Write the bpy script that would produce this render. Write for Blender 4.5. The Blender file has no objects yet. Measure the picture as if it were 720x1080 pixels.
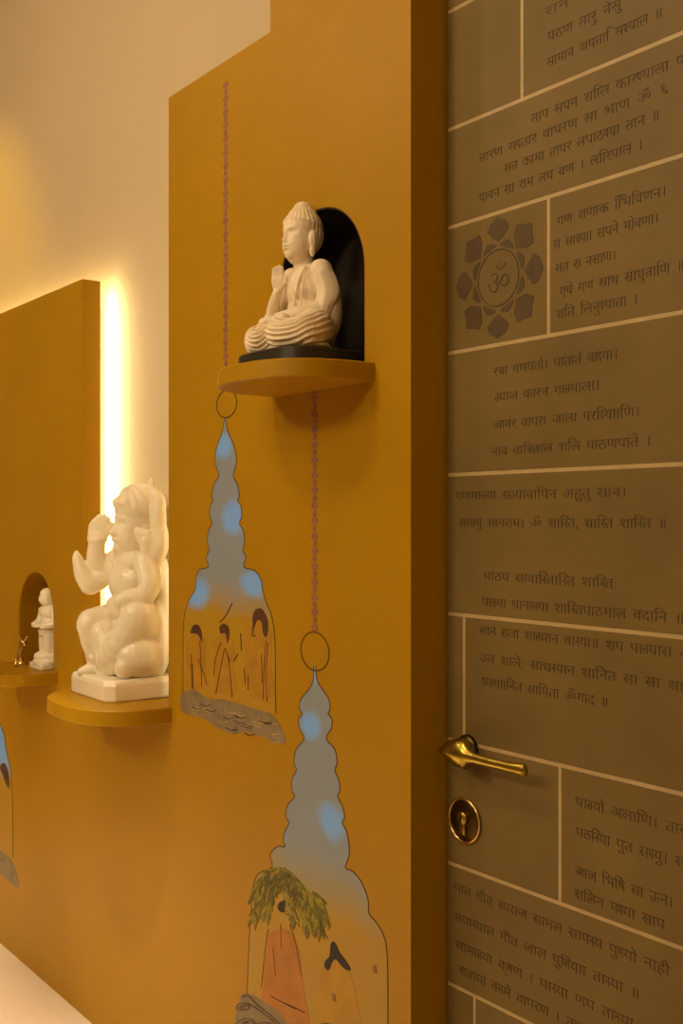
import bpy, bmesh, math, random
import numpy as np
from mathutils import Vector, Matrix, noise
random.seed(4)
PI = math.pi
scn = bpy.context.scene
COL = scn.collection

# ------------------------------------------------------------------ camera frame (used to read real positions off the photo)
F = 1150.0; HX, HY = 360.0, 547.0; H = 1.45
TH = math.atan(870.0 / F); CT, ST = math.cos(TH), math.sin(TH)
WALL_Y = 1.318          # face of the mustard panel
PB_Y = 1.374            # back of the panel
BACK_Y = 1.434          # cream wall behind it, a finger's width away
DOOR_Y = 1.405          # face of the door
def on_plane(px, py, d=WALL_Y):
    u = (px - HX) / F
    a = TH + math.atan(u)
    s = d / math.tan(a)
    Z = CT * s + ST * d
    return (-s, H - (py - HY) / F * Z)      # (x, z) on the plane y = d

# ------------------------------------------------------------------ materials
def lin(c):
    return tuple(((v/255)/12.92 if v/255 <= .04045 else ((v/255+.055)/1.055)**2.4) for v in c) + (1.0,)
def new_mat(name):
    m = bpy.data.materials.new(name); m.use_nodes = True
    nt = m.node_tree; return m, nt, nt.nodes['Principled BSDF']
def mat(name, base, rough=.5, var=.06, scale=6., metal=0., bump=0., bscale=60., coat=0., sss=0., sssr=None, stretch=None):
    m, nt, b = new_mat(name)
    b.inputs['Roughness'].default_value = rough
    b.inputs['Metallic'].default_value = metal
    b.inputs['Coat Weight'].default_value = coat
    tc = nt.nodes.new('ShaderNodeTexCoord')
    mp = nt.nodes.new('ShaderNodeMapping'); nt.links.new(tc.outputs['Object'], mp.inputs['Vector'])
    if stretch: mp.inputs['Scale'].default_value = stretch
    n = nt.nodes.new('ShaderNodeTexNoise'); n.inputs['Scale'].default_value = scale; n.inputs['Detail'].default_value = 4
    nt.links.new(mp.outputs[0], n.inputs['Vector'])
    r = nt.nodes.new('ShaderNodeValToRGB')
    c = Vector(base[:3])
    r.color_ramp.elements[0].position = .3; r.color_ramp.elements[1].position = .7
    r.color_ramp.elements[0].color = tuple(c*(1-var)) + (1,)
    r.color_ramp.elements[1].color = tuple(min(1, v*(1+var)) for v in c) + (1,)
    nt.links.new(n.outputs['Fac'], r.inputs['Fac']); nt.links.new(r.outputs['Color'], b.inputs['Base Color'])
    if bump:
        n2 = nt.nodes.new('ShaderNodeTexNoise'); n2.inputs['Scale'].default_value = bscale; n2.inputs['Detail'].default_value = 3
        nt.links.new(mp.outputs[0], n2.inputs['Vector'])
        bp = nt.nodes.new('ShaderNodeBump'); bp.inputs['Strength'].default_value = bump; bp.inputs['Distance'].default_value = .002
        nt.links.new(n2.outputs['Fac'], bp.inputs['Height']); nt.links.new(bp.outputs[0], b.inputs['Normal'])
    if sss:
        b.inputs['Subsurface Weight'].default_value = sss
        b.inputs['Subsurface Radius'].default_value = sssr or (1,.7,.4)
        b.inputs['Subsurface Scale'].default_value = .03
    return m
M = {}
M['mustard'] = mat('mustard_paint', (.41,.214,.002), .45, .05, 3, bump=.06, bscale=90)
M['cream'] = mat('cream_wall_paint', (.57,.455,.275), .8, .02, 2, bump=.05, bscale=120)
M['floor'] = mat('cream_marble_floor', (.74,.60,.45), .25, .05, 2)
M['ceiling'] = mat('ceiling_paint', (.75,.66,.54), .9, .02, 2)
M['door'] = mat('bronze_brown_door_tile', (.180,.119,.036), .52, .12, 5, bump=.12, bscale=140, stretch=(1,1,1))
M['inlay'] = mat('tan_inlay', (.46,.33,.15), .5, .10, 20)
M['engrave'] = mat('dark_engraving', (.075,.043,.011), .6, .25, 40)
M['petal'] = mat('dark_lotus_recess', (.080,.044,.009), .6, .15, 30)
M['brass'] = mat('antique_brass', (.42,.31,.05), .27, .12, 30, metal=1)
M['darkbrass'] = mat('dark_bronze', (.10,.065,.02), .35, .2, 30, metal=1)
M['gold'] = mat('gold_brass', (.85,.60,.22), .25, .1, 30, metal=1)
M['stone'] = mat('cream_resin_stone', (.84,.70,.49), .5, .05, 14, bump=.08, bscale=200, sss=.1)
M['marble'] = mat('white_marble', (.92,.84,.66), .22, .03, 10, sss=.35, sssr=(1,.75,.4))
M['slate'] = mat('black_slate', (.028,.022,.015), .38, .25, 12, bump=.2, bscale=60)
M['black'] = mat('black_niche', (.022,.012,.003), .5, .2, 8)
M['ink'] = mat('mural_ink', (.055,.022,.012), .7, .2, 30)
M['chain'] = mat('mural_chain_purple', (.28,.110,.055), .6, .25, 60)
M['hair'] = mat('mural_hair_brown', (.075,.025,.006), .7, .3, 40)
M['robe'] = mat('mural_robe_ochre', (.41,.203,.005), .6, .12, 30)
M['robe2'] = mat('mural_robe_orange', (.43,.165,.016), .6, .15, 18)
M['robe3'] = mat('mural_robe_yellow', (.44,.235,.006), .6, .12, 18)
M['leaf'] = mat('mural_leaf_green', (.11,.095,.006), .6, .4, 30)
M['leaf2'] = mat('mural_leaf_olive', (.24,.19,.012), .6, .3, 30)
M['blackink'] = mat('mural_black_ink', (.022,.012,.010), .7, .2, 30)
M['wave'] = mat('mural_wave_grey', (.235,.170,.095), .6, .25, 30)
M['wavelight'] = mat('mural_wave_light', (.40,.27,.10), .6, .25, 30)

for q_ in ('mustard','door'): M[q_].node_tree.nodes['Principled BSDF'].inputs['Specular IOR Level'].default_value = .22

# ------------------------------------------------------------------ object helpers
def link(name, me, m, parent=None):
    o = bpy.data.objects.new(name, me); COL.objects.link(o)
    if m is not None and not me.materials: me.materials.append(m)
    if parent: o.parent = parent
    return o
def obj(name, bm, m, parent=None, smooth=False, loc=None):
    me = bpy.data.meshes.new(name); bm.normal_update(); bm.to_mesh(me); bm.free()
    if smooth: me.polygons.foreach_set('use_smooth', [True]*len(me.polygons))
    o = link(name, me, m, parent)
    if loc: o.location = loc
    return o
def tag(o, label=None, cat=None, group=None, kind=None):
    if label: o['label'] = label
    if cat: o['category'] = cat
    if group: o['group'] = group
    if kind: o['kind'] = kind
    return o
def empty(name, loc, rz=0):
    o = bpy.data.objects.new(name, None); COL.objects.link(o); o.location = loc; o.rotation_euler = (0,0,rz)
    o.empty_display_size = .05
    return o
def add_box(bm, a, b, bev=0):
    r = bmesh.ops.create_cube(bm, size=1)
    c = [(a[i]+b[i])/2 for i in range(3)]; s = [abs(b[i]-a[i]) for i in range(3)]
    for v in r['verts']: v.co = Vector((c[0]+v.co.x*s[0], c[1]+v.co.y*s[1], c[2]+v.co.z*s[2]))
    if bev:
        es = list({e for v in r['verts'] for e in v.link_edges})
        bmesh.ops.bevel(bm, geom=es, offset=bev, segments=2, profile=.5, affect='EDGES')
def poly_prism(loops, y0, y1, bm=None):
    """closed loops of (x,z): first outer, the rest holes; filled and extruded from y0 to y1"""
    bm = bm or bmesh.new(); edges = []
    for lp in loops:
        vs = [bm.verts.new((x, y0, z)) for x, z in lp]
        for i in range(len(vs)): edges.append(bm.edges.new((vs[i], vs[(i+1) % len(vs)])))
    r = bmesh.ops.triangle_fill(bm, use_beauty=True, use_dissolve=False, edges=edges)
    fs = [f for f in r['geom'] if isinstance(f, bmesh.types.BMFace)]
    e = bmesh.ops.extrude_face_region(bm, geom=fs)
    for v in e['geom']:
        if isinstance(v, bmesh.types.BMVert): v.co.y = y1
    bmesh.ops.recalc_face_normals(bm, faces=bm.faces[:])
    return bm
PAINT = [0]
def over(y):
    PAINT[0] += 1
    return y - (PAINT[0] % 60)*.000006
def stroke(bm, pts, w, y0, y1, closed=False):
    """a thin flat painted line of width w following pts (x,z)"""
    y0 = over(y0); n = len(pts); L = []; R = []
    ws = w if hasattr(w, '__len__') else [w]*n
    for i in range(n):
        a = Vector(pts[(i-1) % n] if closed or i > 0 else pts[0]); b = Vector(pts[(i+1) % n] if closed or i < n-1 else pts[-1])
        t = (b-a)
        if t.length < 1e-9: t = Vector((1,0))
        t.normalize(); nn = Vector((-t.y, t.x)) * ws[i]/2
        p = Vector(pts[i]); L.append(p+nn); R.append(p-nn)
    def row(y): return [[bm.verts.new((q.x, y, q.y)) for q in L], [bm.verts.new((q.x, y, q.y)) for q in R]]
    A = row(y0); B = row(y1)
    rng = range(n if closed else n-1)
    for i in rng:
        j = (i+1) % n
        for q in ((A[0][i],A[0][j],A[1][j],A[1][i]), (B[0][i],B[1][i],B[1][j],B[0][j]), (A[0][i],B[0][i],B[0][j],A[0][j]), (A[1][j],B[1][j],B[1][i],A[1][i])):
            try: bm.faces.new(q)
            except ValueError: pass
    if not closed:
        for k in (0, n-1):
            try: bm.faces.new((A[0][k],A[1][k],B[1][k],B[0][k]))
            except ValueError: pass
    bmesh.ops.recalc_face_normals(bm, faces=bm.faces[:])
def spline(pts, n=6, closed=False):
    P = [Vector(p) for p in pts]; N = len(P); out = []
    segs = N if closed else N-1
    for i in range(segs):
        p1 = P[i]; p2 = P[(i+1) % N]
        p0 = P[(i-1) % N] if closed or i > 0 else p1
        p3 = P[(i+2) % N] if closed or i+2 < N else p2
        for k in range(n):
            t = k/n
            out.append(.5*((2*p1)+(p2-p0)*t+(2*p0-5*p1+4*p2-p3)*t*t+(3*p1-p0-3*p2+p3)*t**3))
    if not closed: out.append(P[-1])
    return [tuple(p) for p in out]
def ell(bm, c, r, rot=None, seg=20):
    res = bmesh.ops.create_uvsphere(bm, u_segments=seg, v_segments=seg*2//3, radius=1)
    mt = Matrix.Diagonal((r[0], r[1], r[2], 1)) if hasattr(r, '__len__') else Matrix.Diagonal((r, r, r, 1))
    R = Matrix.Identity(4)
    if rot:
        from mathutils import Euler
        R = Euler(rot).to_matrix().to_4x4()
    bmesh.ops.transform(bm, matrix=Matrix.Translation(c) @ R @ mt, verts=res['verts'])
def tube(bm, pts, rad, seg=12, cap=True, flat=None):
    P = [Vector(p) for p in pts]; n = len(P); rs = rad if hasattr(rad, '__len__') else [rad]*n
    rings = []; up = Vector((0,0,1)); prev = None
    for i in range(n):
        t = (P[min(i+1,n-1)]-P[max(i-1,0)]).normalized()
        if prev is None:
            a = t.orthogonal().normalized()
        else:
            a = (prev - t*prev.dot(t)).normalized()
        prev = a; b = t.cross(a)
        rings.append([bm.verts.new(P[i] + (a*math.cos(2*PI*k/seg) + b*math.sin(2*PI*k/seg))*rs[i]) for k in range(seg)])
    fs = []
    for i in range(n-1):
        for k in range(seg):
            fs.append(bm.faces.new((rings[i][k], rings[i][(k+1)%seg], rings[i+1][(k+1)%seg], rings[i+1][k])))
    if cap:
        fs.append(bm.faces.new(rings[0][::-1])); fs.append(bm.faces.new(rings[-1]))
    bmesh.ops.recalc_face_normals(bm, faces=fs)
def limb(bm, pts, rad, n=6, seg=14):
    """smooth tapered limb with round ends"""
    q = spline([tuple(p)+(r,) for p, r in zip(pts, rad)], n) if False else None
    P = [Vector(p) for p in pts]; out = []; R = []
    for i in range(len(P)-1):
        p0 = P[max(i-1,0)]; p1 = P[i]; p2 = P[i+1]; p3 = P[min(i+2,len(P)-1)]
        for k in range(n):
            t = k/n
            out.append(.5*((2*p1)+(p2-p0)*t+(2*p0-5*p1+4*p2-p3)*t*t+(3*p1-p0-3*p2+p3)*t**3)); R.append(rad[i]*(1-t)+rad[i+1]*t)
    out.append(P[-1]); R.append(rad[-1])
    tube(bm, out, R, seg)
    ell(bm, P[0], rad[0], seg=14); ell(bm, P[-1], rad[-1], seg=14)
def lathe(bm, prof, seg=32, c=(0,0,0), axis='z'):
    rings = []
    for r, h in prof:
        rr = []
        for k in range(seg):
            a = 2*PI*k/seg
            p = (r*math.cos(a), r*math.sin(a), h) if axis == 'z' else (r*math.cos(a), -h, r*math.sin(a))
            rr.append(bm.verts.new((p[0]+c[0], p[1]+c[1], p[2]+c[2])))
        rings.append(rr)
    fs = []
    for i in range(len(rings)-1):
        for k in range(seg): fs.append(bm.faces.new((rings[i][k], rings[i][(k+1)%seg], rings[i+1][(k+1)%seg], rings[i+1][k])))
    fs.append(bm.faces.new(rings[0][::-1])); fs.append(bm.faces.new(rings[-1]))
    bmesh.ops.recalc_face_normals(bm, faces=fs)
def sculpt(bm, voxel, smooth=6, fac=.5):
    """fuse overlapping solids into one continuous surface"""
    me = bpy.data.meshes.new('tmp'); bm.to_mesh(me); bm.free()
    o = bpy.data.objects.new('tmp', me); COL.objects.link(o)
    r = o.modifiers.new('r', 'REMESH'); r.mode = 'VOXEL'; r.voxel_size = voxel
    s = o.modifiers.new('s', 'SMOOTH'); s.factor = fac; s.iterations = smooth
    dg = bpy.context.evaluated_depsgraph_get(); dg.update()
    out = bpy.data.meshes.new_from_object(o.evaluated_get(dg))
    bpy.data.objects.remove(o); bpy.data.meshes.remove(me)
    return out
def coords(me):
    n = len(me.vertices); co = np.empty(n*3, np.float32); me.vertices.foreach_get('co', co)
    no = np.empty(n*3, np.float32); me.vertices.foreach_get('normal', no)
    return co.reshape(-1,3).astype(float), no.reshape(-1,3).astype(float)
def put(me, co):
    me.vertices.foreach_set('co', co.astype(np.float32).ravel()); me.update()
    me.polygons.foreach_set('use_smooth', [True]*len(me.polygons))
def push(co, c, r, v):
    d2 = (((co-np.array(c))/np.array(r))**2).sum(1)
    co += np.exp(-d2)[:,None]*np.array(v)

# ------------------------------------------------------------------ the setting
def arch(cx, z0, hw, ht, n=24):
    """arched opening outline: straight sides then a half circle"""
    zs = z0 + ht - hw
    pts = [(cx-hw, z0), (cx+hw, z0)]
    pts += [(cx+hw*math.cos(a), zs+hw*math.sin(a)) for a in [PI*k/n for k in range(n+1)]]
    return pts
NB = (-1.817, 1.751, .150, .337)       # niche behind the seated figure
NS = (-3.355, .980, .145, .303)        # niche behind the small standing figure
CEIL = 3.45
panel_outline = [(-5.6,0),(-1.530,0),(-1.530,CEIL),(-2.001,CEIL),(-2.001,2.517),(-2.468,2.517),(-2.468,.9745),(-2.995,.9745),(-2.995,2.15),(-5.6,2.15)]
wall = poly_prism([[(-6.5,0),(-1.540,0),(-1.540,CEIL),(-6.5,CEIL)], arch(*NB), arch(*NS)], BACK_Y, BACK_Y+.16)
tag(obj('wall_back', wall, M['cream']), kind='structure')
bm = bmesh.new(); add_box(bm, (-.58,WALL_Y,0), (3.0,BACK_Y+.16,CEIL)); tag(obj('wall_front', bm, M['mustard']), kind='structure')
bm = bmesh.new(); add_box(bm, (-1.5295,WALL_Y+.0005,2.62), (-.58,BACK_Y+.16,CEIL)); tag(obj('wall_above_door', bm, M['mustard']), kind='structure')
bm = bmesh.new(); add_box(bm, (-6.5,-3.6,-.1), (3.0,1.54,0)); tag(obj('floor', bm, M['floor']), kind='structure')
bm = bmesh.new(); add_box(bm, (-6.5,-3.6,CEIL), (3.0,1.54,CEIL+.1)); tag(obj('ceiling', bm, M['ceiling']), kind='structure')
bm = bmesh.new(); add_box(bm, (-6.6,-3.6,0), (-6.5,1.54,CEIL)); tag(obj('wall_left', bm, M['cream']), kind='structure')
bm = bmesh.new(); add_box(bm, (3.0,-3.6,0), (3.1,1.54,CEIL)); tag(obj('wall_right', bm, M['cream']), kind='structure')
bm = bmesh.new(); add_box(bm, (-6.6,-3.7,0), (3.1,-3.6,CEIL)); tag(obj('wall_rear', bm, M['cream']), kind='structure')
# door lining
bm = bmesh.new()
add_box(bm, (-1.5395,PB_Y+.0005,0), (-1.530,1.50,2.62), .001)
add_box(bm, (-.595,WALL_Y+.001,0), (-.580,1.50,2.62), .0015)
add_box(bm, (-1.5298,WALL_Y+.001,2.605), (-.5952,1.50,2.62))
tag(obj('trim_1', bm, M['mustard']), kind='structure')

# mustard feature panel
bm = poly_prism([panel_outline, arch(*NB), arch(*NS)], WALL_Y, PB_Y)
panel = obj('feature_panel', bm, M['mustard'])
tag(panel, 'mustard yellow stepped wall panel with painted hanging murals and arched niches, left of the door', 'wall panel')
def niche(n, depth, m, back_m, name):
    cx, z0, hw, ht = n
    bm = bmesh.new(); o = arch(*n); t = .004
    inner = [(cx+(x-cx)*(1-t/hw), z0+t*.2+(z-z0)*(1-t/ht)) for x, z in o]
    y0, y1 = WALL_Y+.002, WALL_Y+depth
    A = [bm.verts.new((x,y0,z)) for x,z in o]; B = [bm.verts.new((x,y0,z)) for x,z in inner]
    C = [bm.verts.new((x,y1,z)) for x,z in inner]; D = [bm.verts.new((x,y1+.004,z)) for x,z in o]
    N = len(o)
    for i in range(N):
        j = (i+1)%N
        bm.faces.new((A[i],A[j],B[j],B[i])); bm.faces.new((B[i],B[j],C[j],C[i])); bm.faces.new((A[j],A[i],D[i],D[j]))
    bm.faces.new(C); bm.faces.new(D[::-1])
    bmesh.ops.recalc_face_normals(bm, faces=bm.faces[:])
    return obj(name, bm, m, panel)
nb = niche(NB, .11, M['black'], M['slate'], 'niche'); nb['label'] = 'black arched niche behind the cross-legged figure'
ns = niche(NS, .10, M['mustard'], M['mustard'], 'niche'); ns['label'] = 'mustard arched niche behind the small standing statue'

# ------------------------------------------------------------------ door
DX0, DX1 = -1.5235, -.598
rows_px = [14,138,241,373,501,647,779,909,1036]
rows = [on_plane(471, y, DOOR_Y)[1] for y in rows_px]          # heights of the long inlays, top first
def col(px): return on_plane(px, 600, DOOR_Y)[0]
levels = [2.60] + rows + [rows[-1]-.235, .02]
verts_in = {1:[550],3:[578],6:[489],7:[590],9:[500]}            # uprights by row
door = None
bm = bmesh.new(); add_box(bm, (DX0,DOOR_Y+.0004,.012), (DX1,DOOR_Y+.045,2.60))
door = obj('door_1', bm, M['inlay']); tag(door, kind='structure')
door['label'] = 'brown door clad in engraved script tiles'
bm = bmesh.new(); g = .0032
for i in range(len(levels)-1):
    zt, zb = levels[i], levels[i+1]
    xs = [DX0] + [col(p) for p in verts_in.get(i, [])] + [DX1]
    for j in range(len(xs)-1):
        add_box(bm, (xs[j]+(g if j else 0), DOOR_Y, zb+g), (xs[j+1]-(g if j < len(xs)-2 else 0), DOOR_Y+.006, zt-(g if i else 0)), .0008)
tiles = obj('tile_cladding', bm, M['door'], door)

# -- engraved script
GC = {}
def glyph(ch):
    if ch not in GC:
        c = bpy.data.curves.new('g', 'FONT'); c.body = ch; c.resolution_u = 3; c.offset = -.016
        o = bpy.data.objects.new('g', c); COL.objects.link(o)
        dg = bpy.context.evaluated_depsgraph_get(); dg.update()
        me = bpy.data.meshes.new_from_object(o.evaluated_get(dg))
        V = [(v.co.x, v.co.y) for v in me.vertices]; Fc = [tuple(p.vertices) for p in me.polygons]
        bpy.data.objects.remove(o); bpy.data.curves.remove(c); bpy.data.meshes.remove(me)
        GC[ch] = (V, Fc)
    return GC[ch]
ADV = {' ':.42, '।':.40, '॥':.62, ':':.30}
MARKS = 'ेैुूंृँ्'
def layout(text):
    out = []; x = 0; last = None
    i = 0
    while i < len(text):
        ch = text[i]; half = i+1 < len(text) and text[i+1] == '~'
        if ch == ' ': x += ADV[' ']; i += 1; continue
        V, Fc = glyph(ch)
        if ch in MARKS:
            out.append([((vx+x), vy) for vx, vy in V] and ([((vx+x), vy) for vx, vy in V], Fc))
        else:
            k = .55 if half else 1.0
            out.append(([(vx*k+x, vy) for vx, vy in V], Fc))
            if ch == 'ि': x += .262
            elif ch == 'ॐ': x += .95
            elif ch in ADV: x += ADV[ch]
            elif ch == 'ः': x += .28
            else: x += max(v[0] for v in V)*k
        i += 2 if half else 1
    return out, x
def inscription(lines, label):
    bm = bmesh.new()
    for (px, py, qx, text) in lines:
        x0, zh = on_plane(px, py, DOOR_Y)
        x1, _ = on_plane(qx, py, DOOR_Y)
        gl, wd = layout(text)
        sx = (x1-x0)/wd; sz = .0250
        for V, Fc in gl:
            vs = [bm.verts.new((x0+vx*sx, DOOR_Y-.0009, zh+(vy-.622)*sz)) for vx, vy in V]
            v2 = [bm.verts.new((x0+vx*sx, DOOR_Y+.0003, zh+(vy-.622)*sz)) for vx, vy in V]
            fs = []
            for f in Fc:
                try: fs.append(bm.faces.new([vs[k] for k in f]))
                except ValueError: pass
            for e in [e for e in {e for f in fs for e in f.edges} if len(e.link_faces) == 1]:
                a, b = e.verts; ia, ib = vs.index(a), vs.index(b)
                try: bm.faces.new((a, b, v2[ib], v2[ia]))
                except ValueError: pass
    lo = [v for v in bm.verts if not v.link_faces]
    bmesh.ops.delete(bm, geom=lo, context='VERTS')
    bmesh.ops.recalc_face_normals(bm, faces=bm.faces[:])
    o = obj('inscription', bm, M['engrave'], door); o['label'] = label
S = [
 ('engraved script on the topmost tile', [(574,9,600,'रान'),(577,35,655,'पठण तारु नेसु'),(576,62,699,'सामान जपताि सध~याल ॥')]),
 ('four engraved script lines above the lotus', [(560,121,745,'ताप सपन शिाल कारप~याला पठणे'),(505,163,704,'तारण सप~तार वापरण सा भाण ॐ ६'),(531,174,696,'सत कामा तापर लपाठप~या तान ॥'),(505,205,678,'पावन सा राम लघ वण । लिारपाल ।')]),
 ('five engraved script lines right of the lotus', [(587,229,703,'गण राणाक ििभिवणन।'),(583,254,695,'स साच~याा सपने मोवणा।'),(585,279,650,'सत रा नसाण।'),(590,303,722,'एवे गण साथ साधुतािण ॥'),(586,327,673,'शित िलनुप~याता ।')]),
 ('four engraved script lines below the lotus', [(520,388,652,'रचा गणपतो। पाताते वाद~या।'),(522,415,633,'त~याज कारन गाल~याला।'),(520,444,675,'जावर वापरा जाला परिव~याािण।'),(518,472,687,'नाव वािञ~छाल शिल पाठणपाते ।')]),
 ('four engraved script lines at mid height of the door', [(480,519,661,'गणमाल~या सत~यावािपन अहुतु सान।'),(484,547,704,'सपापु सागराम। ॐ शािन~त, शािन~त शािन~त ॥'),(510,603,652,'पाठप सर~वािन~तािन~त शािन~त:'),(508,630,722,'पाल~या धानाल~या शािन~तपाठमाल वदािन ॥')]),
 ('three engraved script lines above the handle', [(505,660,742,'सान सता शाल~यान वान~या॥ शप पाल~यास अण'),(506,689,742,'उल शाले: साधन~यान शािनत सा सा शािन~त'),(508,714,642,'ध~या~याािनत सािपता ॐगाद ॥')]),
 ('four engraved script lines right of the lock', [(606,840,735,'धाल~यो अलािण। तासर'),(607,872,735,'पठिन~या पुत सप~यु। सण'),(606,913,710,'आज िभिष सा ऊन।'),(605,937,701,'शिलन पप~या साप')]),
 ('four engraved script lines below the lock', [(479,931,706,'पाल गीत साराज सामल सापन~य पुण~यो नाही'),(479,962,675,'सपान~याल गीत जाल पुिण~याा तान~या ॥'),(480,991,668,'सामाल~या कृष~ण । पान~या णप तान~या'),(484,1018,640,'सतापा कामे वापरण । तामाप~या')]),
]
for lab, ls in S: inscription(ls, lab)

# -- lotus emblem
lx, lz = on_plane(525, 293, DOOR_Y)
def radial(pts, ang):
    c, s = math.cos(ang), math.sin(ang)
    return [(lx + r*1.05*c - t*1.2*s, lz + r*1.05*s + t*1.2*c) for r, t in pts]
bm = bmesh.new()
for k in range(8):
    a = PI/8*2*k + PI/2
    if k % 2 == 0: pts = [(.062,0),(.071,-.012),(.082,-.0225),(.094,-.017),(.104,0),(.094,.017),(.082,.0225),(.071,.012)]
    else: pts = [(.060,0),(.074,-.018),(.090,-.0235),(.098,-.012),(.109,0),(.098,.012),(.090,.0235),(.074,.018)]
    poly_prism([radial(pts, a)], DOOR_Y-.0008, DOOR_Y+.001, bm)
for k in range(8):
    a = PI/8*(2*k+1) + PI/2
    pts = [(.053,-.014),(.059,-.012),(.066,0),(.059,.012),(.053,.014)]
    poly_prism([radial(pts, a)], DOOR_Y-.0008, DOOR_Y+.001, bm)
lotus = obj('lotus_emblem', bm, M['petal'], door); lotus['label'] = 'eight-petal lotus cut into the door tile'
bm = bmesh.new()
stroke(bm, [(lx+.0505*math.cos(2*PI*k/48), lz+.0505*math.sin(2*PI*k/48)) for k in range(48)], .0022, DOOR_Y-.0008, DOOR_Y+.001, True)
V, Fc = glyph('ॐ')
w = .068
vs = [bm.verts.new((lx+(vx-.44)*w*.98, DOOR_Y-.001, lz+(vy-.47)*w)) for vx, vy in V]
for f in Fc: bm.faces.new([vs[k] for k in f])
obj('om_sign', bm, M['engrave'], lotus)

# -- handle and lock
hx, hz = on_plane(494, 789, DOOR_Y)
hnd = empty('door_handle', (hx, DOOR_Y, hz)); hnd.parent = door
bm = bmesh.new(); lathe(bm, [(.0255,0),(.0255,.006),(.023,.009),(.012,.010),(.011,.030),(.012,.036)], 36, axis='y')
obj('handle_rose', bm, M['darkbrass'], hnd, True)
bm = bmesh.new()
# lever: faceted root with an overhanging point, thinning to a flared flat end
secs = [(-.024,-.050,.002,.004),(-.004,-.044,.020,.017),(.022,-.042,.029,.022),(.042,-.044,.028,.020),(.054,-.050,.014,.011),(.075,-.053,.0105,.0085),(.110,-.055,.0095,.0070),(.160,-.053,.0095,.0068),(.184,-.050,.0120,.0080),(.190,-.050,.0110,.0070)]
rings = []
for x, y, hh, dd in secs:
    prof = [(-1,.05),(-.55,.8),(.0,1.0),(.55,.8),(1,.05),(.6,-.75),(0,-.95),(-.6,-.75)]
    rings.append([bm.verts.new((x, y+p*dd, q*hh)) for p, q in prof])
for i in range(len(rings)-1):
    for k in range(8): bm.faces.new((rings[i][k], rings[i][(k+1)%8], rings[i+1][(k+1)%8], rings[i+1][k]))
bm.faces.new(rings[0][::-1]); bm.faces.new(rings[-1])
bmesh.ops.recalc_face_normals(bm, faces=bm.faces[:])
bmesh.ops.bevel(bm, geom=bm.edges[:], offset=.0012, segments=2, affect='EDGES')
lev = obj('lever', bm, M['brass'], hnd, True); lev['label'] = 'polished brass lever'
kx, kz = on_plane(491, 865, DOOR_Y)
lk = empty('door_lock', (kx, DOOR_Y, kz)); lk.parent = door
bm = bmesh.new(); lathe(bm, [(.040,0),(.040,.003),(.034,.005),(.001,.0055)], 44, axis='y'); obj('lock_plate', bm, M['darkbrass'], lk, True)
bm = bmesh.new()
tube(bm, [(.040*math.cos(2*PI*k/48), -.004, .040*math.sin(2*PI*k/48)) for k in range(49)], .0024, 10, False)
obj('lock_rim', bm, M['gold'], lk, True)
bm = bmesh.new()
lathe(bm, [(.013,.004),(.013,.011),(.0115,.013),(.001,.0132)], 28, c=(0,0,.005), axis='y')
add_box(bm, (-.0075,-.011,-.026), (.0075,-.004,-.004), .002)
cy = obj('lock_cylinder', bm, M['brass'], lk, True)
bm = bmesh.new(); lathe(bm, [(.0035,.0125),(.0035,.0139)], 16, c=(0,0,.008), axis='y'); add_box(bm, (-.0012,-.0139,-.004), (.0012,-.0125,.007))
obj('keyhole', bm, M['black'], cy)

# ------------------------------------------------------------------ shelves
def dee(hw, p, n, N=48):
    """half-round outline with full, rounded corners: (x, -y) from the right end to the left"""
    out = []
    for k in range(N+1):
        a = PI*k/N; c, q = math.cos(a), max(0, math.sin(a))
        out.append((math.copysign(abs(c)**(2/n), c)*hw, -(q**(2/n))*p))
    return out
def dee_solid(hw, p, n, z0, z1, y0=0, e=.003):
    bm = bmesh.new(); rows_ = []
    for z, i in ((z0, e), (z0+e, 0), (z1-e, 0), (z1, e)):
        rows_.append([bm.verts.new((x, y, z)) for x, y in [(hw-i, y0)] + dee(hw-i, p-i, n) + [(-(hw-i), y0)]])
    N = len(rows_[0])
    for i in range(3):
        for k in range(N): 
            try: bm.faces.new((rows_[i][k], rows_[i][(k+1)%N], rows_[i+1][(k+1)%N], rows_[i+1][k]))
            except ValueError: pass
    bm.faces.new(rows_[0][::-1]); bm.faces.new(rows_[3])
    bmesh.ops.remove_doubles(bm, verts=bm.verts[:], dist=1e-5)
    bmesh.ops.recalc_face_normals(bm, faces=bm.faces[:])
    return bm
def shelf(cx, z, hw, p, th, label):
    o = obj('wall_shelf', dee_solid(hw, p, 2.7, -th, 0), M['mustard'], None, False, (cx, WALL_Y, z))
    return tag(o, label, 'shelf', 'half-round mustard wall shelves')
shelf(-1.812, 1.751, .177, .203, .036, 'half-round mustard shelf holding the cross-legged cream figure, the highest shelf')
shelf(-2.672, .975, .222, .205, .040, 'half-round mustard shelf holding the large white marble deity, the lowest large shelf')
shelf(-3.350, .980, .172, .190, .036, 'half-round mustard shelf holding the small standing statue, partly cut by the left picture edge')

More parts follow.
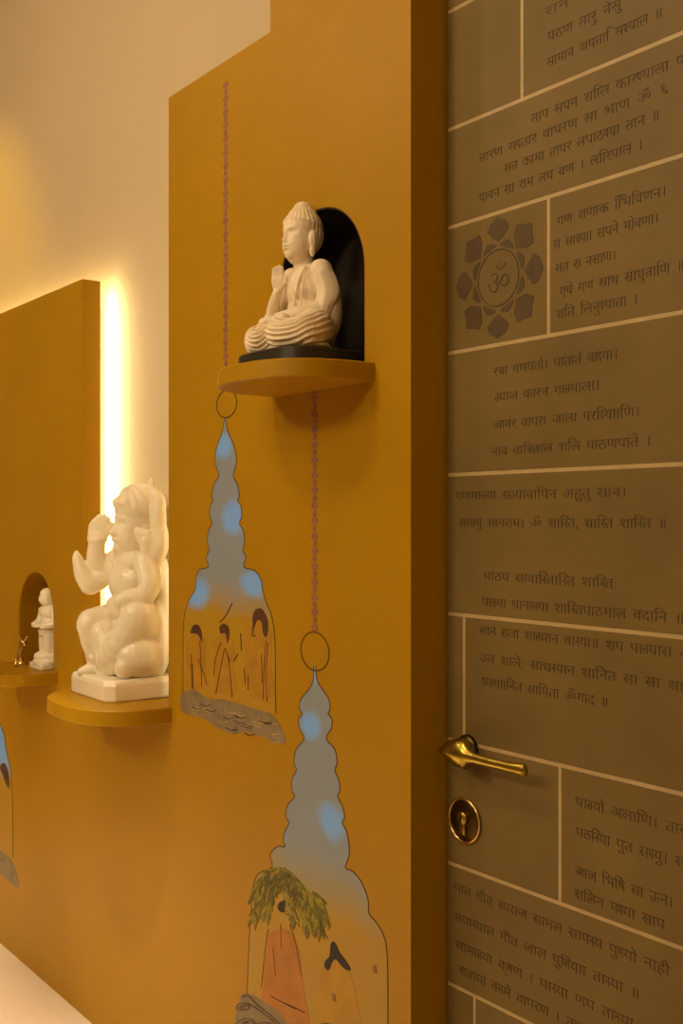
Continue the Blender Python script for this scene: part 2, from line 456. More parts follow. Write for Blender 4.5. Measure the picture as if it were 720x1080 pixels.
# ------------------------------------------------------------------ cross-legged figure
def hand_up(bm, w, up, side, L, r):
    """open hand with five fingers: w wrist, up finger direction, side towards the thumb"""
    w = Vector(w); up = Vector(up).normalized(); side = Vector(side).normalized(); nrm = up.cross(side)
    palm = w + up*L*.28
    for k in np.linspace(-.5,.5,4): tube(bm, [w + side*L*.10*k*2, w + up*L*.5 + side*L*.20*k*2], [r*1.15, r*1.25], 8)
    for k, (o, ln) in enumerate(((-.20,.40),(-.07,.48),(.07,.52),(.20,.46))):
        b = w + up*L*.48 + side*L*o
        limb(bm, [b, b+up*L*ln*.5+nrm*L*.02, b+up*L*ln-nrm*L*.04], [r, r*.92, r*.72], 3, 8)
    b = w + up*L*.15 + side*L*.18
    limb(bm, [b, b+side*L*.16+up*L*.18, b+side*L*.17+up*L*.38], [r*1.1, r, r*.8], 3, 8)

bud = empty('seated_figure', (-1.842, 1.268, 1.787))
tag(bud, 'cream stone cross-legged meditating figure with raised hand, seated on a black slab', 'statue')
bm = bmesh.new()
# legs, lap and hips
ell(bm, (0,.010,.034), (.092,.055,.034)); ell(bm, (0,.040,.040), (.074,.042,.042))
for s in (-1,1):
    limb(bm, [(s*.045,.035,.045),(s*.080,-.004,.040),(s*.086,-.024,.034)], [.038,.036,.031])
    limb(bm, [(s*.086,-.024,.030),(s*.045,-.050,.030),(-s*.020,-.052,.036)], [.030,.026,.020])
ell(bm, (0,-.052,.026), (.052,.022,.025))
ell(bm, (.0,-.002,.006), (.108,.066,.012))
# feet soles showing in the lap
limb(bm, [(.045,-.052,.055),(-.02,-.058,.056)], [.013,.011])
# torso
ell(bm, (0,.036,.085), (.050,.038,.045)); ell(bm, (0,.033,.126), (.054,.037,.046)); ell(bm, (0,.034,.157), (.050,.027,.021)); ell(bm, (.012,.052,.090), (.066,.026,.075))
for s in (-1,1): ell(bm, (s*.050,.036,.158), (.023,.025,.022))
limb(bm, [(0,.030,.158),(0,.026,.202)], [.023,.021])
# left arm, sleeved, resting in the lap
limb(bm, [(.055,.036,.150),(.068,.042,.112),(.070,.026,.078)], [.023,.024,.022]); ell(bm, (.066,.044,.075), (.026,.028,.050))
limb(bm, [(.070,.024,.078),(.048,-.018,.068),(.010,-.044,.064)], [.020,.016,.010])
for k in range(4): limb(bm, [(.012,-.040-.004*k,.066-.0015*k),(-.012,-.046-.004*k,.066-.002*k),(-.030,-.046-.003*k,.062-.002*k)], [.0056,.005,.004], 3, 8)
# sleeve hanging from the forearm
ell(bm, (.062,.010,.062), (.026,.032,.022))
# right arm raised before the chest
limb(bm, [(-.055,.036,.150),(-.076,.022,.106),(-.074,.000,.076)], [.022,.020,.017])
limb(bm, [(-.074,.000,.076),(-.052,-.012,.100),(-.034,-.014,.124)], [.017,.0125,.0092])
ell(bm, (-.070,.004,.070), (.022,.028,.026))
hand_up(bm, (-.033,-.014,.126), (.06,-.04,1), (.75,.65,0), .047, .0046)
# head: skull, jaw, hair, topknot
hb = bmesh.new(); keep = bm; bm = hb
ell(bm, (0,.018,.222), (.0350,.0400,.047)); ell(bm, (0,.008,.200), (.0315,.0305,.032)); ell(bm, (0,-.009,.184), (.0150,.012,.011)); ell(bm, (0,.010,.190), (.0270,.0260,.026))
ell(bm, (0,.022,.240), (.0395,.0425,.034)); ell(bm, (0,.030,.225), (.0380,.0360,.040))
ell(bm, (0,.022,.258), (.0300,.0320,.022)); ell(bm, (0,.022,.273), (.0190,.0205,.0165))
for s in (-1,1):
    ell(bm, (s*.0370,.022,.208), (.0060,.0105,.019)); ell(bm, (s*.0360,.020,.188), (.0058,.0070,.012))
bmesh.ops.translate(bm, vec=(0,.004,.009), verts=bm.verts[:])
tmp_ = bpy.data.meshes.new('h'); bm.to_mesh(tmp_); bm.free(); bm = keep; bm.from_mesh(tmp_)
me = sculpt(bm, .0013, 9, .5)
co, no = coords(me)
# face
co[:,1] -= .003; co[:,2] -= .009
push(co, (0,-.021,.2165), (.0046,.006,.014), (0,-.0052,0)); push(co, (0,-.022,.2085), (.0055,.008,.0045), (0,-.0058,0))
for s in (-1,1):
    push(co, (s*.0140,-.016,.2230), (.0090,.010,.0050), (0,.0062,0))
    push(co, (s*.0135,-.015,.2205), (.0060,.010,.0024), (0,-.0032,0))
    push(co, (s*.0140,-.016,.2315), (.0095,.010,.0028), (0,-.0026,0))
    push(co, (s*.0165,-.012,.2060), (.0085,.010,.0090), (0,-.0016,0))
push(co, (0,-.020,.1985), (.0085,.010,.0020), (0,-.0034,0)); push(co, (0,-.020,.1962), (.0085,.010,.0013), (0,.0030,0)); push(co, (0,-.020,.1935), (.0070,.010,.0022), (0,-.0034,0))
push(co, (0,-.018,.1890), (.0090,.010,.0020), (0,.0016,0))
co[:,1] += .003
# hair band and strands
x, y, z = co.T
m = np.exp(-((z-.2475+.20*(y-.0))/.0028)**2)*(y < .03)*(z > .23); co += no*(m*.0020)[:,None]
ang = np.arctan2(co[:,0], -(co[:,1]-.022))
hm = np.clip((co[:,2]-.244-.0)/.004, 0, 1) + np.clip((co[:,1]-.016)/.01,0,1)*(co[:,2] > .196)*(np.abs(co[:,0])<.045)
hm = np.clip(hm, 0, 1)*(co[:,2] > .196)
co += no*(hm*.0006*np.sin(ang*24))[:,None]
co[:,2] += .009
# pleated robe over both knees: nested festoons, and folds from the shoulder
for (c, w, ph) in (((.052,-.040,.082), 1.0, 0), ((-.022,-.066,.074), 1.0, 1.2)):
    d = np.sqrt((co[:,0]-c[0])**2*.8 + (co[:,1]-c[1])**2*.8 + (co[:,2]-c[2])**2*1.3)
    msk = np.clip((d-.020)/.01,0,1)*np.clip((.115-d)/.02,0,1)*np.clip((.064-co[:,2])/.010,0,1)*np.clip((co[:,2]-.003)/.006,0,1)
    side = np.clip(.5 + (co[:,0]-.014)*np.sign(c[0])/.012, 0, 1)
    msk *= side*np.clip((.045-co[:,1])/.02,0,1)
    co += no*(msk*w*(.0028*np.sin(d*2*PI/.0086+ph)))[:,None]
sh = (co[:,0] > .0)*np.clip((co[:,2]-.080)/.015,0,1)*np.clip((.158-co[:,2])/.01,0,1)
q = co[:,0]*.9 + co[:,2]*.28 - co[:,1]*.30
co += no*(sh*.0014*np.sin(q*2*PI/.0135))[:,None]
co[:,2] *= 1.06
put(me, co)
me.materials.append(M['stone'])
body = link('body', me, M['stone'], bud)
bm = bmesh.new()       # robe edge crossing the chest
tube(bm, spline([(.030,.012,.178),(.026,-.001,.152),(.020,-.005,.125),(.010,-.003,.098)], 6), .0020, 8)
tube(bm, spline([(.040,.015,.176),(.038,.003,.150),(.034,-.001,.122),(.030,-.001,.096)], 6), .0016, 8)
obj('robe_hem', bm, M['stone'], bud, True)

# black slab under the figure
tag(obj('stone_slab', dee_solid(.120, .133, 4.5, 0, .036, .085), M['slate'], None, False, (-1.842, WALL_Y, 1.751)), 'black slab with rounded corners on the highest shelf under the cross-legged figure', 'slab')

# ------------------------------------------------------------------ large marble deity
dei = empty('marble_deity', (-2.720, 1.313, .975))
tag(dei, 'large glossy white marble seated deity with raised arms, lit from behind on its shelf', 'statue')
bm = bmesh.new()
# seat and legs
ell(bm, (.020,.040,.085), (.100,.062,.060)); ell(bm, (0,.030,.165), (.078,.060,.055))
limb(bm, [(-.040,.030,.180),(-.046,-.030,.184),(-.046,-.066,.184)], [.054,.045,.038])
limb(bm, [(-.046,-.070,.178),(-.044,-.064,.125),(-.040,-.056,.078)], [.036,.027,.020])
limb(bm, [(-.036,-.048,.070),(-.044,-.076,.062),(-.050,-.092,.058)], [.021,.017,.012])
tube(bm, [(-.0365+.026*math.cos(a), -.052+.026*math.sin(a), .096) for a in [2*PI*k/24 for k in range(25)]], .006, 8, False)
limb(bm, [(.050,.030,.160),(.086,.008,.190),(.098,-.004,.210)], [.056,.055,.048])
limb(bm, [(.098,-.006,.198),(.064,-.036,.135),(.015,-.054,.088)], [.046,.040,.028])
ell(bm, (.094,.004,.106), (.050,.062,.056)); ell(bm, (.015,-.045,.105), (.060,.030,.055))
ell(bm, (.098,-.040,.080), (.024,.030,.028))
# cloth between the legs
limb(bm, [(-.012,-.048,.160),(.002,-.046,.110),(.004,-.046,.064)], [.034,.034,.030])
# torso
ell(bm, (0,.022,.230), (.064,.050,.055)); ell(bm, (0,.016,.290), (.072,.048,.062)); ell(bm, (0,.022,.340), (.080,.040,.034))
ell(bm, (0,-.018,.225), (.045,.024,.030))
for s in (-1,1): ell(bm, (s*.078,.022,.345), (.032,.032,.030))
limb(bm, [(0,.018,.350),(0,.012,.400)], [.036,.034])
# right arms: the front hand open and low, the rear forearm upright
limb(bm, [(-.084,.020,.340),(-.094,-.018,.298),(-.096,-.048,.280)], [.031,.030,.028])
limb(bm, [(-.096,-.048,.280),(-.106,-.062,.305),(-.112,-.068,.325)], [.028,.024,.019])
limb(bm, [(-.112,-.068,.322),(-.118,-.074,.350),(-.120,-.075,.366)], [.019,.014,.006])
limb(bm, [(-.090,-.004,.315),(-.096,-.030,.340),(-.094,-.028,.400)], [.028,.026,.021])
tube(bm, [(-.0945+.0215*math.cos(a), -.028+.0215*math.sin(a), .398) for a in [2*PI*k/24 for k in range(25)]], .006, 8, False)
for k, (o, ln) in enumerate(((-.016,.046),(-.006,.056),(.005,.055),(.015,.048))):
    b = Vector((-.094+o*.75, -.027+o*.8, .405))
    limb(bm, [b, b+Vector((.002,.001,ln*.65)), b+Vector((.010,.008,ln))], [.0105,.0092,.0070], 3, 10)
limb(bm, [(-.082,-.016,.402),(-.074,-.002,.425),(-.072,.004,.440)], [.009,.008,.006], 3, 10)
# left arms: one resting on the knee, one raised behind
limb(bm, [(.086,.020,.340),(.112,.020,.290),(.108,.004,.250)], [.032,.030,.027])
limb(bm, [(.108,.004,.250),(.098,-.022,.256),(.080,-.044,.246)], [.027,.024,.020])
limb(bm, [(.090,.034,.345),(.112,.048,.390),(.112,.044,.440)], [.030,.026,.020])
limb(bm, [(.112,.044,.440),(.108,.042,.500),(.100,.040,.520)], [.022,.022,.016])
limb(bm, [(.098,.030,.505),(.094,.034,.545),(.090,.036,.556)], [.011,.009,.005], 3, 10)
limb(bm, [(.092,.026,.360),(.098,.016,.395)], [.022,.018])
for k in range(4): limb(bm, [(.090+.007*k,.004+.006*k,.398),(.084+.008*k,-.004+.007*k,.418),(.082+.009*k,-.001+.007*k,.430-.003*k)], [.0085,.0075,.0055], 3, 10)
ell(bm, (.060,.068,.250), (.070,.024,.130))     # shawl falling behind the shoulder
ell(bm, (.098,.052,.150), (.030,.036,.100))
# head with heaped hair
hb = bmesh.new(); keep = bm; bm = hb
ell(bm, (0,.012,.452), (.047,.053,.060)); ell(bm, (0,.000,.428), (.041,.043,.042)); ell(bm, (0,-.026,.404), (.017,.014,.013))
ell(bm, (0,.018,.490), (.053,.056,.046)); ell(bm, (0,.020,.514), (.044,.046,.030)); ell(bm, (.004,.046,.470), (.052,.036,.056))
ell(bm, (.0,-.028,.502), (.032,.013,.012))
for s in (-1,1):
    ell(bm, (s*.048,.014,.432), (.008,.014,.022)); ell(bm, (s*.048,.012,.405), (.009,.010,.014))
bmesh.ops.transform(bm, matrix=Matrix.Translation((.004,.022,.439)) @ Matrix.Diagonal((1.12,1.12,1.20,1)) @ Matrix.Translation((0,0,-.456)), verts=bm.verts[:])
tmp_ = bpy.data.meshes.new('h'); bm.to_mesh(tmp_); bm.free(); bm = keep; bm.from_mesh(tmp_)
me = sculpt(bm, .0031, 8, .55)
co, no = coords(me)
HC, HS, HO = np.array([.004,.022,.439]), np.array([1.12,1.12,1.20]), np.array([0,0,.456])
co = (co-HC)/HS + HO          # work in the head's own measure
push(co, (0,-.044,.446), (.007,.014,.017), (0,-.011,0)); push(co, (0,-.044,.437), (.009,.014,.007), (0,-.010,0))
for s in (-1,1):
    push(co, (s*.018,-.036,.457), (.012,.016,.008), (0,.009,0)); push(co, (s*.018,-.036,.455), (.008,.015,.0035), (0,-.0035,0))
    push(co, (s*.018,-.036,.470), (.013,.015,.004), (0,-.003,0))
push(co, (0,-.040,.423), (.012,.016,.0040), (0,-.008,0)); push(co, (0,-.040,.4175), (.010,.014,.003), (0,.003,0)); push(co, (0,-.038,.405), (.014,.018,.0080), (0,-.008,0))
co = (co-HO)*HS + HC
for (c, r, w) in (((-.02,-.06,.12),(.05,.05,.06),.0012),((.075,-.03,.14),(.06,.05,.06),.0012)):
    mk = np.exp(-(((co-np.array(c))/np.array(r))**2).sum(1)); co += no*(mk*w*np.sin((co[:,2]*.55+co[:,0]*.8-co[:,1]*.3)*2*PI/.026))[:,None]
hm = np.clip((co[:,2]-.478)/.008,0,1); a = np.arctan2(co[:,0], -(co[:,1]-.018))
co += no*(hm*.0018*np.sin(a*14 + co[:,2]*90))[:,None]
co *= 1.047
put(me, co); me.materials.append(M['marble'])
link('body', me, M['marble'], dei)
# base block, chamfered front corners
bm = bmesh.new(); pts = [(-.128,-.070),(-.105,-.096),(.105,-.102),(.126,-.080),(.126,.090),(-.128,.090)]
outl = spline(pts, 1, True)
bm2 = bmesh.new()
def brow(z, k): return [bm2.verts.new((x*k*1.047, (y*k if y < .08 else y)*1.047, z*1.047)) for x, y in pts]
R = [brow(0,.985), brow(.006,1.0), brow(.040,1.0), brow(.050,.975), brow(.054,.93)]
for i in range(4):
    for k in range(6): bm2.faces.new((R[i][k],R[i][(k+1)%6],R[i+1][(k+1)%6],R[i+1][k]))
bm2.faces.new(R[0][::-1]); bm2.faces.new(R[4]); bmesh.ops.recalc_face_normals(bm2, faces=bm2.faces[:])
bm.free()
me = bpy.data.meshes.new('b'); bm2.to_mesh(me); bm2.free()
b = link('plinth', me, M['marble'], dei)
bv = b.modifiers.new('bev','BEVEL'); bv.width = .006; bv.segments = 3; bv.limit_method = 'ANGLE'

# ------------------------------------------------------------------ small standing statue
sst = empty('standing_statue', (-3.285, 1.332, .980))
tag(sst, 'small white standing statue in the arched niche, on the leftmost shelf', 'statue')
bm = bmesh.new()
ell(bm, (0,0,.024), (.046,.040,.024)); ell(bm, (0,-.006,.040), (.036,.032,.020))
for s in (-1,1): limb(bm, [(s*.014,0,.118),(s*.015,-.004,.080),(s*.016,-.004,.042)], [.020,.016,.0125])
ell(bm, (0,.004,.120), (.036,.030,.026)); ell(bm, (0,.006,.150), (.034,.026,.035)); ell(bm, (0,.004,.182), (.040,.026,.026))
limb(bm, [(.040,.004,.186),(.046,.000,.152),(.026,-.026,.140)], [.015,.013,.009])
limb(bm, [(-.040,.004,.186),(-.046,-.002,.155),(-.022,-.030,.142)], [.015,.013,.009])
ell(bm, (0,-.030,.140), (.014,.011,.006))
limb(bm, [(0,.002,.195),(0,0,.215)], [.015,.014])
ell(bm, (0,0,.225), (.024,.026,.026)); ell(bm, (0,.003,.244), (.024,.025,.018)); ell(bm, (0,-.022,.224), (.004,.005,.006))
ell(bm, (0,.012,.220), (.026,.018,.034))
limb(bm, [(.032,.018,.170),(.036,.018,.110),(.034,.012,.040)], [.016,.013,.014])   # cloth falling behind
me = sculpt(bm, .0022, 5, .5); co, no = coords(me)
x, y, z = co.T; fm = np.clip((z-.10)/.02,0,1)*np.clip((.165-z)/.02,0,1); co += no*(fm*.0010*np.sin(z*2*PI/.012))[:,None]
co *= np.array([1.15,1.2,.97]); put(me, co); me.materials.append(M['marble']); link('body', me, M['marble'], sst)
bm = bmesh.new(); add_box(bm, (-.050,-.044,0), (.050,.044,.020), .005); obj('plinth', bm, M['marble'], sst)

# ------------------------------------------------------------------ tiny brass ornaments
br = empty('brass_figurine', (-3.430, 1.300, .980))
tag(br, 'tiny golden brass figurine with curved body beside the small standing statue', 'figurine')
bm = bmesh.new(); lathe(bm, [(.021,0),(.022,.005),(.017,.010),(.012,.014),(.008,.018)], 24); obj('pedestal', bm, M['gold'], br, True)
bm = bmesh.new()
limb(bm, [(0,0,.014),(-.003,-.004,.034),(.001,.002,.052),(.006,.006,.062)], [.0085,.0080,.0065,.0060])
ell(bm, (.008,.006,.070), (.010,.011,.009)); limb(bm, [(.012,.004,.066),(.020,.004,.062)], [.005,.003])
limb(bm, [(.003,0,.076),(.000,-.006,.088)], [.0042,.0028]); limb(bm, [(.011,.010,.076),(.013,.014,.089)], [.0042,.0028])
limb(bm, [(-.006,0,.024),(-.014,-.006,.018)], [.005,.004])
me = sculpt(bm, .0012, 3); co, _ = coords(me); put(me, co); me.materials.append(M['gold']); link('body', me, M['gold'], br)
bm = bmesh.new(); lathe(bm, [(.006,0),(.008,.003),(.0085,.010),(.006,.016),(.003,.020),(.0045,.024),(.001,.028)], 20)
o = obj('brass_pot', bm, M['gold'], None, True, (-3.375, 1.262, .980)); tag(o, 'minute brass pot between the figurine and the small standing statue', 'pot')

# ------------------------------------------------------------------ murals painted on the panel
L0, L1, L2, L3, L4 = [WALL_Y - .0004*k for k in range(1,6)]
def P(pts): return [on_plane(*p) for p in pts]
def sky_mat(name, stops, blobs, mural_bottom):
    """watercolour wash: a vertical ramp of paint colours with blue patches of their own"""
    m, nt, b = new_mat(name); b.inputs['Roughness'].default_value = .5
    N = nt.nodes; Lk = nt.links
    tc = N.new('ShaderNodeTexCoord'); sp = N.new('ShaderNodeSeparateXYZ'); Lk.new(tc.outputs['Object'], sp.inputs[0])
    ns = N.new('ShaderNodeTexNoise'); ns.inputs['Scale'].default_value = 9; ns.inputs['Detail'].default_value = 3; Lk.new(tc.outputs['Object'], ns.inputs['Vector'])
    ma = N.new('ShaderNodeMath'); ma.operation = 'MULTIPLY_ADD'; ma.inputs[1].default_value = .06; Lk.new(ns.outputs['Fac'], ma.inputs[0]); Lk.new(sp.outputs['Z'], ma.inputs[2])
    z0 = min(s[0] for s in stops); z1 = max(s[0] for s in stops)
    mr = N.new('ShaderNodeMapRange'); mr.inputs['From Min'].default_value = z0+.03; mr.inputs['From Max'].default_value = z1+.03; Lk.new(ma.outputs[0], mr.inputs['Value'])
    cr = N.new('ShaderNodeValToRGB'); els = cr.color_ramp.elements
    st = sorted(stops); 
    for i, (z, c) in enumerate(st[1:-1]): els.new((z-z0)/(z1-z0))
    for e, (z, c) in zip(sorted(els, key=lambda q: q.position), st): e.color = tuple(c)+(1,)
    Lk.new(mr.outputs[0], cr.inputs['Fac'])
    cur = cr.outputs['Color']
    for (bx, bz, rx, rz) in blobs:
        mp = N.new('ShaderNodeMapping'); mp.vector_type = 'POINT'
        mp.inputs['Scale'].default_value = (1/rx, 0, 1/rz); mp.inputs['Location'].default_value = (-bx/rx, 0, -bz/rz)
        Lk.new(tc.outputs['Object'], mp.inputs['Vector'])
        ln = N.new('ShaderNodeVectorMath'); ln.operation = 'LENGTH'; Lk.new(mp.outputs[0], ln.inputs[0])
        ad = N.new('ShaderNodeMath'); ad.operation = 'MULTIPLY_ADD'; ad.inputs[1].default_value = .9; Lk.new(ns.outputs['Fac'], ad.inputs[0]); Lk.new(ln.outputs['Value'], ad.inputs[2])
        m2 = N.new('ShaderNodeMapRange'); m2.inputs['From Min'].default_value = 1.65; m2.inputs['From Max'].default_value = 1.05; Lk.new(ad.outputs[0], m2.inputs['Value'])
        mx = N.new('ShaderNodeMixRGB'); mx.inputs['Color2'].default_value = BLUE + (1,)
        Lk.new(m2.outputs[0], mx.inputs['Fac']); Lk.new(cur, mx.inputs['Color1']); cur = mx.outputs[0]
    Lk.new(cur, b.inputs['Base Color'])
    return m
BLUE = (.19,.42,.95); GREY = (.245,.29,.35); OCH = (.41,.215,.005); YEL = (.41,.235,.004); MUS = (.42,.205,.006)
left1 = [(237,440),(235,454),(230,468),(227,479),(227.5,490),(231,502),(226,510),(223.5,523),(225,528),(222,533),(221.5,545),(224,552),(220,560),(219,573),(221,580),(217.5,588),(220,598),(210,601),(206.5,612),(206,622),(199,634),(194.5,650),(193.3,675),(193,726),(193,745)]
right1 = [(238,440),(240,454),(246,468),(249,479),(249,490),(246,502),(250,510),(252.5,523),(250.5,528),(254,533),(255,545),(252.5,552),(257,560),(258,573),(256,580),(259.5,588),(257,598),(269,602),(275.5,612),(277,622),(281,636),(286.5,650),(290,675),(290.5,726),(291,752)]
left2 = [(331,703),(330.5,718),(325,728),(317,738),(316,748),(319,753),(315,758),(316,768),(321,779),(312.5,790),(310,805),(313,812),(308,822),(308,834),(311,840),(303,850),(302,862),(305,868),(300,878),(299,888),(301,893),(292,893),(285,902),(287,915),(272,922),(266,940),(265,960),(262.5,1000),(261,1040),(260,1100),(259,1140)]
right2 = [(333,703),(334.5,718),(341,728),(347,738),(348,748),(346,753),(350,758),(349.5,768),(344,779),(353,790),(355.5,805),(353,812),(357,822),(358.5,834),(356,840),(361,850),(363.5,862),(361,868),(366,878),(368.5,900),(364,915),(372,919),(381,930),(388,948),(389,963),(396,972),(404,985),(408,1003),(409,1040),(409,1100),(409,1145)]
def mural(left, right, top_y, stops_px, blobs_px, name, label):
    Lw, Rw = spline(P(left), 3), spline(P(right), 3)
    lp = Lw + Rw[::-1]
    bm = poly_prism([lp], L0, WALL_Y+.0004)
    zs = lambda y: on_plane(left[0][0], y)[1]
    stops = [(zs(y), c) for y, c in stops_px]
    blobs = []
    for (px, py, rx, ry) in blobs_px:
        x, z = on_plane(px, py); x2, _ = on_plane(px+rx, py); _, z2 = on_plane(px, py-ry)
        blobs.append((x, z, abs(x2-x), abs(z2-z)))
    o = obj('mural', bm, sky_mat(name, stops, blobs, 0), panel); o['label'] = label
    bm = bmesh.new(); stroke(bm, Lw, .0022, L1, WALL_Y); stroke(bm, Rw, .0022, L1, WALL_Y)
    obj('outline', bm, M['ink'], o)
    return o
mu1 = mural(left1, right1, 440, [(760,OCH),(700,YEL),(650,YEL),(612,GREY),(440,GREY)], [(206,625,14,17),(268,616,15,14),(245,546,12,20),(236,470,10,14)], 'mural_wash_tower', 'painted hanging tower with blue sky, figures and water, left of the higher shelf')
mu2 = mural(left2, right2, 703, [(1140,YEL),(1010,YEL),(960,YEL),(925,(.30,.27,.18)),(895,GREY),(703,GREY)], [(327,765,12,16),(350,868,15,20),(333,712,7,10)], 'mural_wash_palm', 'painted hanging tower with blue sky, tree and robed figures, nearest the door')

def strokes(name, m, parent, lines, layer=L2, wid=.003):
    bm = bmesh.new()
    for ln in lines:
        pts, w = (ln[0], ln[1]) if isinstance(ln, tuple) and not isinstance(ln[0], (int,float)) and isinstance(ln[1], (int,float)) else (ln, wid)
        stroke(bm, spline(P(pts), 5), w, layer, WALL_Y)
    return obj(name, bm, m, parent)
def blob(bm, pts, layer=L2): poly_prism([spline(P(pts), 4, True)], over(layer), WALL_Y, bm)

# mural 1: three robed figures and water
def figure(parent, px, py, h, hairpts, robe, lines, lab):
    bm = bmesh.new(); w = h*.17
    blob(bm, [(px-2,py+5),(px+4,py+5),(px+w,py+h*.25),(px+w*.9,py+h*.6),(px+w*1.1,py+h),(px-w*1.1,py+h*.97),(px-w*.9,py+h*.6),(px-w,py+h*.25)], L1)
    o = obj('painted_figure', bm, robe, parent); o['label'] = lab
    bm = bmesh.new(); blob(bm, hairpts, L3); obj('painted_hair', bm, M['hair'], o)
    strokes('robe_lines', M['ink'] if False else M['hair'], o, lines, L3, .0022)
    return o
figure(mu1, 207, 664, 62, [(202,664),(205,659),(210,660),(213,668),(213,677),(211,672),(207,668),(202,668)], M['robe'],
       [[(211,676),(212,690),(213,725)],[(202,690),(203,727)],[(203,700),(204,726)],[(209,695),(216,712),(218,722)]], 'leftmost painted figure')
figure(mu1, 236, 664, 66, [(232,661),(236,658),(241,661),(242,670),(240,678),(238,668),(233,668)], M['robe'],
       [[(233,678),(227,697),(226,712)],[(237,684),(231,715),(228,732)],[(238,684),(242,700),(245,735)],[(240,690),(243,698)],[(232,656),(238,650),(245,636)],[(241,665),(242,672)],[(254,668),(255,686)],[(251,690),(247,697)]], 'middle painted figure')
figure(mu1, 272, 648, 86, [(267,650),(270,643),(276,642),(281,650),(283,662),(281,672),(278,668),(276,656),(271,655),(266,670),(267,660)], M['robe'],
       [[(266,670),(270,671)],[(281,675),(279,700),(278,738)],[(283,678),(281,710),(282,740)],[(276,690),(277,720)],[(258,705),(259,722)],[(262,712),(262,728)]], 'rightmost painted figure with dark hair')
strokes('red_sash', M['robe2'], mu1, [([(282,672),(281,690),(283,735)], .008)], L2)
bm = bmesh.new()
blob(bm, [(192,732),(205,728),(218,736),(235,738),(250,742),(270,748),(288,755),(300,775),(298,785),(280,778),(262,772),(245,774),(228,766),(214,757),(200,754),(191,748)], L1)
water = obj('painted_water', bm, M['wave'], mu1); water['label'] = 'grey rippling water below the three painted figures'
rl = []; rd = []
random.seed(9)
for k in range(30):
    t = random.random(); px = 198+92*t; py = 738+24*t+random.random()*20
    ln = [(px-5,py-1),(px,py+1.5),(px+6,py+random.uniform(0,2.5))]
    (rl if k % 2 else rd).append(ln)
strokes('ripple_light', M['wavelight'], water, rl, L2, .0028); strokes('ripple_dark', M['ink'], water, rd, L2, .0020)

# mural 2: leafy tree, robed figures, blackbird, waves
bm = bmesh.new()
for k in range(12): pass
blob(bm, [(284,985),(302,980),(315,1000),(320,1040),(325,1100),(272,1100),(278,1040),(279,1005)], L1)
f1 = obj('painted_figure', bm, M['robe2'], mu2); f1['label'] = 'painted figure in an orange robe under the tree'
bm = bmesh.new(); blob(bm, [(293,957),(296,951),(303,950),(306,957),(306,968),(303,962),(297,962)], L3); obj('painted_hair', bm, M['blackink'], f1)
strokes('robe_lines', M['hair'], f1, [[(283,980),(280,1000),(276,1040)],[(296,975),(297,1000)],[(306,975),(312,995),(318,1030)],[(288,1000),(291,1030)]], L2, .0016)
bm = bmesh.new()
blob(bm, [(345,1012),(362,1012),(372,1035),(378,1065),(385,1100),(335,1100),(334,1060),(338,1030)], L1)
f2 = obj('painted_figure', bm, M['robe3'], mu2); f2['label'] = 'painted figure in a yellow robe with black hair'
bm = bmesh.new(); blob(bm, [(349,996),(352,993),(356,999),(358,1004),(364,1012),(370,1022),(366,1023),(360,1018),(355,1012),(351,1014),(347,1023),(343,1020),(343,1014),(348,1008)], L3); obj('painted_hair', bm, M['blackink'], f2)
for dab in (([(395,1018),(396,1026)], .010),([(352,1048),(353,1056)], .012)): strokes('mauve_dab', M['chain'], mu2, [dab], L3)
leafA = bmesh.new(); leafB = bmesh.new(); random.seed(21)
stems = [[(296,915),(290,925),(280,940),(272,955),(268,968)],[(296,915),(292,930),(284,950),(281,966)],[(296,915),(300,930),(305,950),(312,970)],[(296,915),(308,924),(320,940),(330,958)],[(308,925),(322,940),(335,955),(342,968)],[(296,915),(285,918),(274,930),(268,945)],[(300,920),(312,940),(322,962),(326,980)],[(330,940),(338,950),(344,972)],[(322,945),(333,968),(338,982)]]
for st in stems:
    sp = spline(st, 5)
    for i in range(len(sp)-1):
        for s in (-1,1):
            for rep in range(2):
                px, py = sp[i]; dx = sp[i+1][0]-px; dy = sp[i+1][1]-py
                a = math.atan2(dy, dx) + s*random.uniform(.3,.9); ln = random.uniform(9,15); wd = random.uniform(1.3,2.0)
                a = a*.6 + (PI/2)*.4
                c, d = math.cos(a), math.sin(a)
                q = [(px,py),(px+c*ln*.4-d*wd,py+d*ln*.4+c*wd),(px+c*ln,py+d*ln),(px+c*ln*.4+d*wd,py+d*ln*.4-c*wd)]
                ly = L2 - .0010*random.random()
                poly_prism([P(q)], ly, WALL_Y, leafA if random.random() < .55 else leafB)
tree = obj('painted_tree', leafA, M['leaf'], mu2); tree['label'] = 'painted drooping green tree at the mural edge'
obj('light_leaves', leafB, M['leaf2'], tree)
# scrolling waves at the foot
lw = []
def scroll(cx, cy, r, turns=1.4, fl=1, sq=.6): return [(cx+fl*r*(1-t*.75)*math.cos(t*turns*2*PI+2.2), cy+sq*r*(1-t*.75)*math.sin(t*turns*2*PI+2.2)) for t in [k/14 for k in range(15)]]
for (cx, cy, r) in ((258,1062,9),(262,1080,12),(280,1085,14),(300,1092,12),(345,1085,12),(330,1095,14)): lw.append(scroll(cx, cy, r)); lw.append(scroll(cx+1, cy+1, r*.72))
lw += [[(255,1052),(262,1050),(272,1060),(285,1070),(300,1085)],[(262,1058),(275,1066),(290,1078),(302,1092)],[(286,1050),(296,1056),(310,1062),(322,1068)],[(300,1058),(312,1064)]]
bm = bmesh.new(); blob(bm, [(252,1056),(262,1048),(278,1056),(294,1068),(310,1088),(320,1110),(250,1115)], L1)
wv = obj('painted_wave', bm, M['wave'], mu2); wv['label'] = 'scrolling grey waves at the foot of the painted figures'
